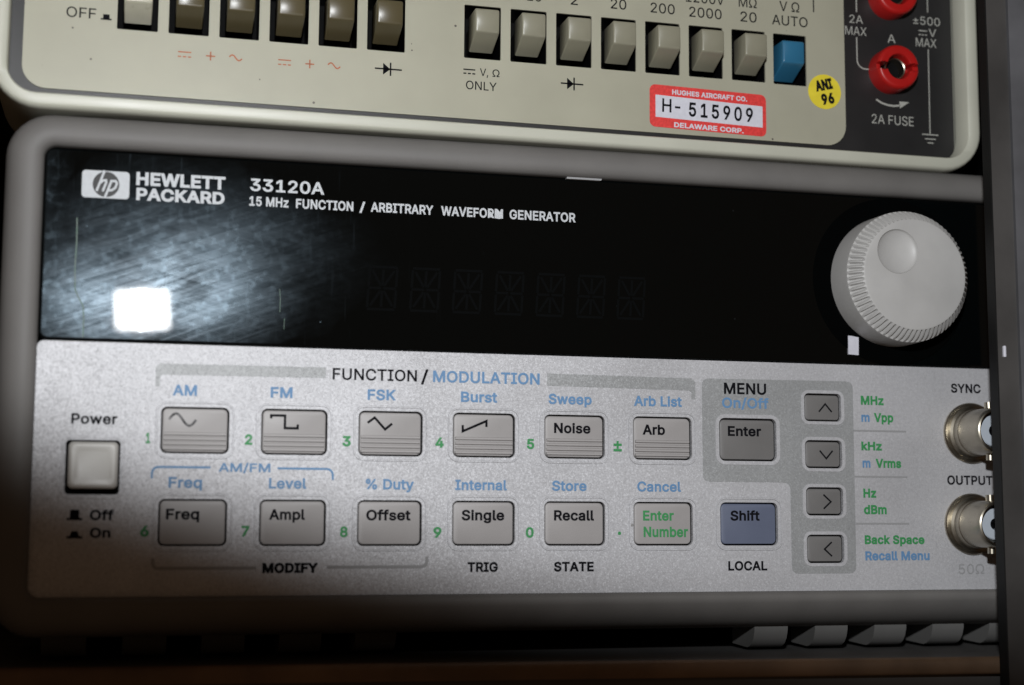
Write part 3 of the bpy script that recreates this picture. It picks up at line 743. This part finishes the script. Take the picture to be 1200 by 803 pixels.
for x in (-5.3, 14.55):
    z = 75.35
    marks([[(x, z), (x+2.6, z)], [(x, z-.95), (x+.65, z-.95)], [(x+.95, z-.95), (x+1.65, z-.95)], [(x+1.95, z-.95), (x+2.6, z-.95)]], .26, M_ORANGEINK, fp)
    marks([[(x+5.5, z-.4), (x+7.3, z-.4)], [(x+6.4, z-1.3), (x+6.4, z+.5)]], .28, M_ORANGEINK, fp)
    marks([[(x+10.1+2.5*k/12, z-.25+.5*math.sin(2*math.pi*k/12)-.2*k/12) for k in range(13)]], .28, M_ORANGEINK, fp)
for x0, x1 in ((34.3, 39.95), (74.1, 79.1)):
    c = (x0+x1)/2; z = 75.2
    marks([[(x0, z), (x1, z)], [(c+.45, z-1.4), (c+.45, z+1.4)]], .32, K, fp, [[(c-1.1, z-1.25), (c+.4, z), (c-1.1, z+1.25)]])
marks([[(52.95, 76.5), (55.5, 76.5)], [(52.95, 75.65), (53.6, 75.65)], [(53.9, 75.65), (54.55, 75.65)], [(54.85, 75.65), (55.5, 75.65)]], .28, K, fp)
marks([[(132.75, 96.1), (132.75, 104)]], .3, K, fp)
PD = FD+.44
for t, x0, x1, zb, h in (('2A', 141.73, 145.04, 94.67, 1.85), ('MAX', 140.61, 145.87, 91.88, 1.95), ('±500', 157.59, 164.35, 95.78, 1.9), ('V', 161.44, 163.32, 93.19, 1.77),
        ('MAX', 158.13, 163.31, 90.61, 2.0), ('A', 151.05, 153.03, 90.83, 1.95), ('2A FUSE', 146.71, 157.07, 71.86, 2.1)):
    text(t, x0, x1, zb, h, PD, M_CREAMINK, tp, .0)
marks([[(143.5, 97.3), (143.5, 110)], [(143.4, 91.4), (143.4, 86.3)] + arc(145.4, 86.2, 2.0, 180, 270)[1:] + [(147.5, 84.2)]], .28, M_CREAMINK, tp, d=PD)
marks([[(161.3, 98.8), (161.3, 110)], [(161.2, 90.1), (161.1, 70.3)], [(159.1, 70.2), (163.2, 70.2)], [(159.8, 69.2), (162.5, 69.2)], [(160.45, 68.3), (161.9, 68.3)]], .24, M_CREAMINK, tp, d=PD)
marks([[(158.9, 94.35), (161.0, 94.35)], [(158.9, 93.4), (159.45, 93.4)], [(159.7, 93.4), (160.2, 93.4)], [(160.45, 93.4), (161.0, 93.4)]], .24, M_CREAMINK, tp, d=PD)
marks([[(147.9, 77.4), (149.2, 76.7), (150.7, 76.3), (152.3, 76.2), (153.8, 76.45)]], .42, M_CREAMINK, tp, [[(153.75, 75.75), (156.1, 77.35), (153.6, 77.35)]], d=PD)
# slotted red fuse holder and the red jack above it
def jack(x, z, slot, name):
    n = 144; bm = bmesh.new()
    def rg(r, d, cut=0.0):
        out = []
        for k in range(n):
            a = 2*math.pi*k/n; zz = r*math.sin(a); c = cut if (slot and abs(r*math.sin(a)) < .75) else 0
            out.append((r*math.cos(a), d+c, zz))
        return out
    loft(bm, [rg(5.1, FD+.5), rg(5.1, FD-3.2, 0), rg(4.95, FD-3.8, 1.1), rg(4.7, FD-4.15, 1.4), rg(4.45, FD-4.25, 1.5), rg(4.0, FD-4.25, 1.5), rg(3.95, FD-4.25, 3.9), rg(3.0, FD-4.25, 3.9), rg(2.85, FD-4.1, 3.9), rg(2.75, FD-3.5, 3.3), rg(2.6, FD-.6, .4)])
    o = link(name, bm, M_RED, mm, (x, 0, z), 40)
    bm = bmesh.new(); lathe(bm, [(2.58, FD-2.1), (2.4, FD-2.3), (2.2, FD-2.2), (2.15, FD+.3)], 48); link('metal_sleeve', bm, M_NICKEL, o, (x, 0, z), 40)
    bm = bmesh.new(); lathe(bm, [(2.4, FD+.2), (.05, FD+.25)], 32, cap1=True); link('socket_floor', bm, M_MATTE, o, (x, 0, z))
jack(JX, JZ, True, 'fuse_holder'); jack(JX+.2, 101.2, False, 'banana_jack')

# stickers
bm = bmesh.new(); slab(bm, rr(94.0, 120.95, 67.0, 76.35, 1.3), FD-.12, FD-.02)
st = link('asset_sticker', bm, M_REDPAPER, mm, O); st['label'] = 'red bordered sticker with a white number field'
for v in st.data.vertices: v.co.z -= (v.co.x/MM-107.4)*.018*MM
sk = -.018
bm = bmesh.new(); slab(bm, [(95.3, 69.2+.2), (120.1, 69.0-.25), (120.1, 73.6-.1), (95.3, 74.3)], FD-.16, FD-.125); link('number_field', bm, M_WHITEPAPER, st, O)
for t, x0, x1, zb, h, m, f, wt, rt in (('HUGHES AIRCRAFT CO.', 99.1, 116.5, 74.45, 1.1, M_WHITEPAPER, F_SANS, .03, -1.0), ('DELAWARE CORP.', 99.5, 115.6, 67.25, 1.1, M_WHITEPAPER, F_SANS, .03, -1.0),
        ('H-', 96.81, 100.96, 70.55, 3.0, K, F_SANS, .012, -1.0), ('515909', 102.91, 117.8, 69.9, 3.15, K, F_SANS, .022, -1.0)):
    text(t, x0, x1, zb, h, FD-.2, m, st, wt, f, rt, space=1.25 if t == '515909' else 1.0)
bm = bmesh.new(); slab(bm, circ(135.05, 78.0, 3.95), FD-.12, FD-.02)
ys = link('dot_sticker', bm, M_YELLOW, mm, O); ys['label'] = 'round yellow dated sticker'
text('ANI', 132.7, 136.9, 78.3, 2.5, FD-.17, K, ys, .055, F_SANS, 14); text('96', 134.2, 137.3, 75.2, 2.5, FD-.17, K, ys, .055, F_SANS, 12)

for o in SC.objects:
    if '_at' in o.keys(): del o['_at']
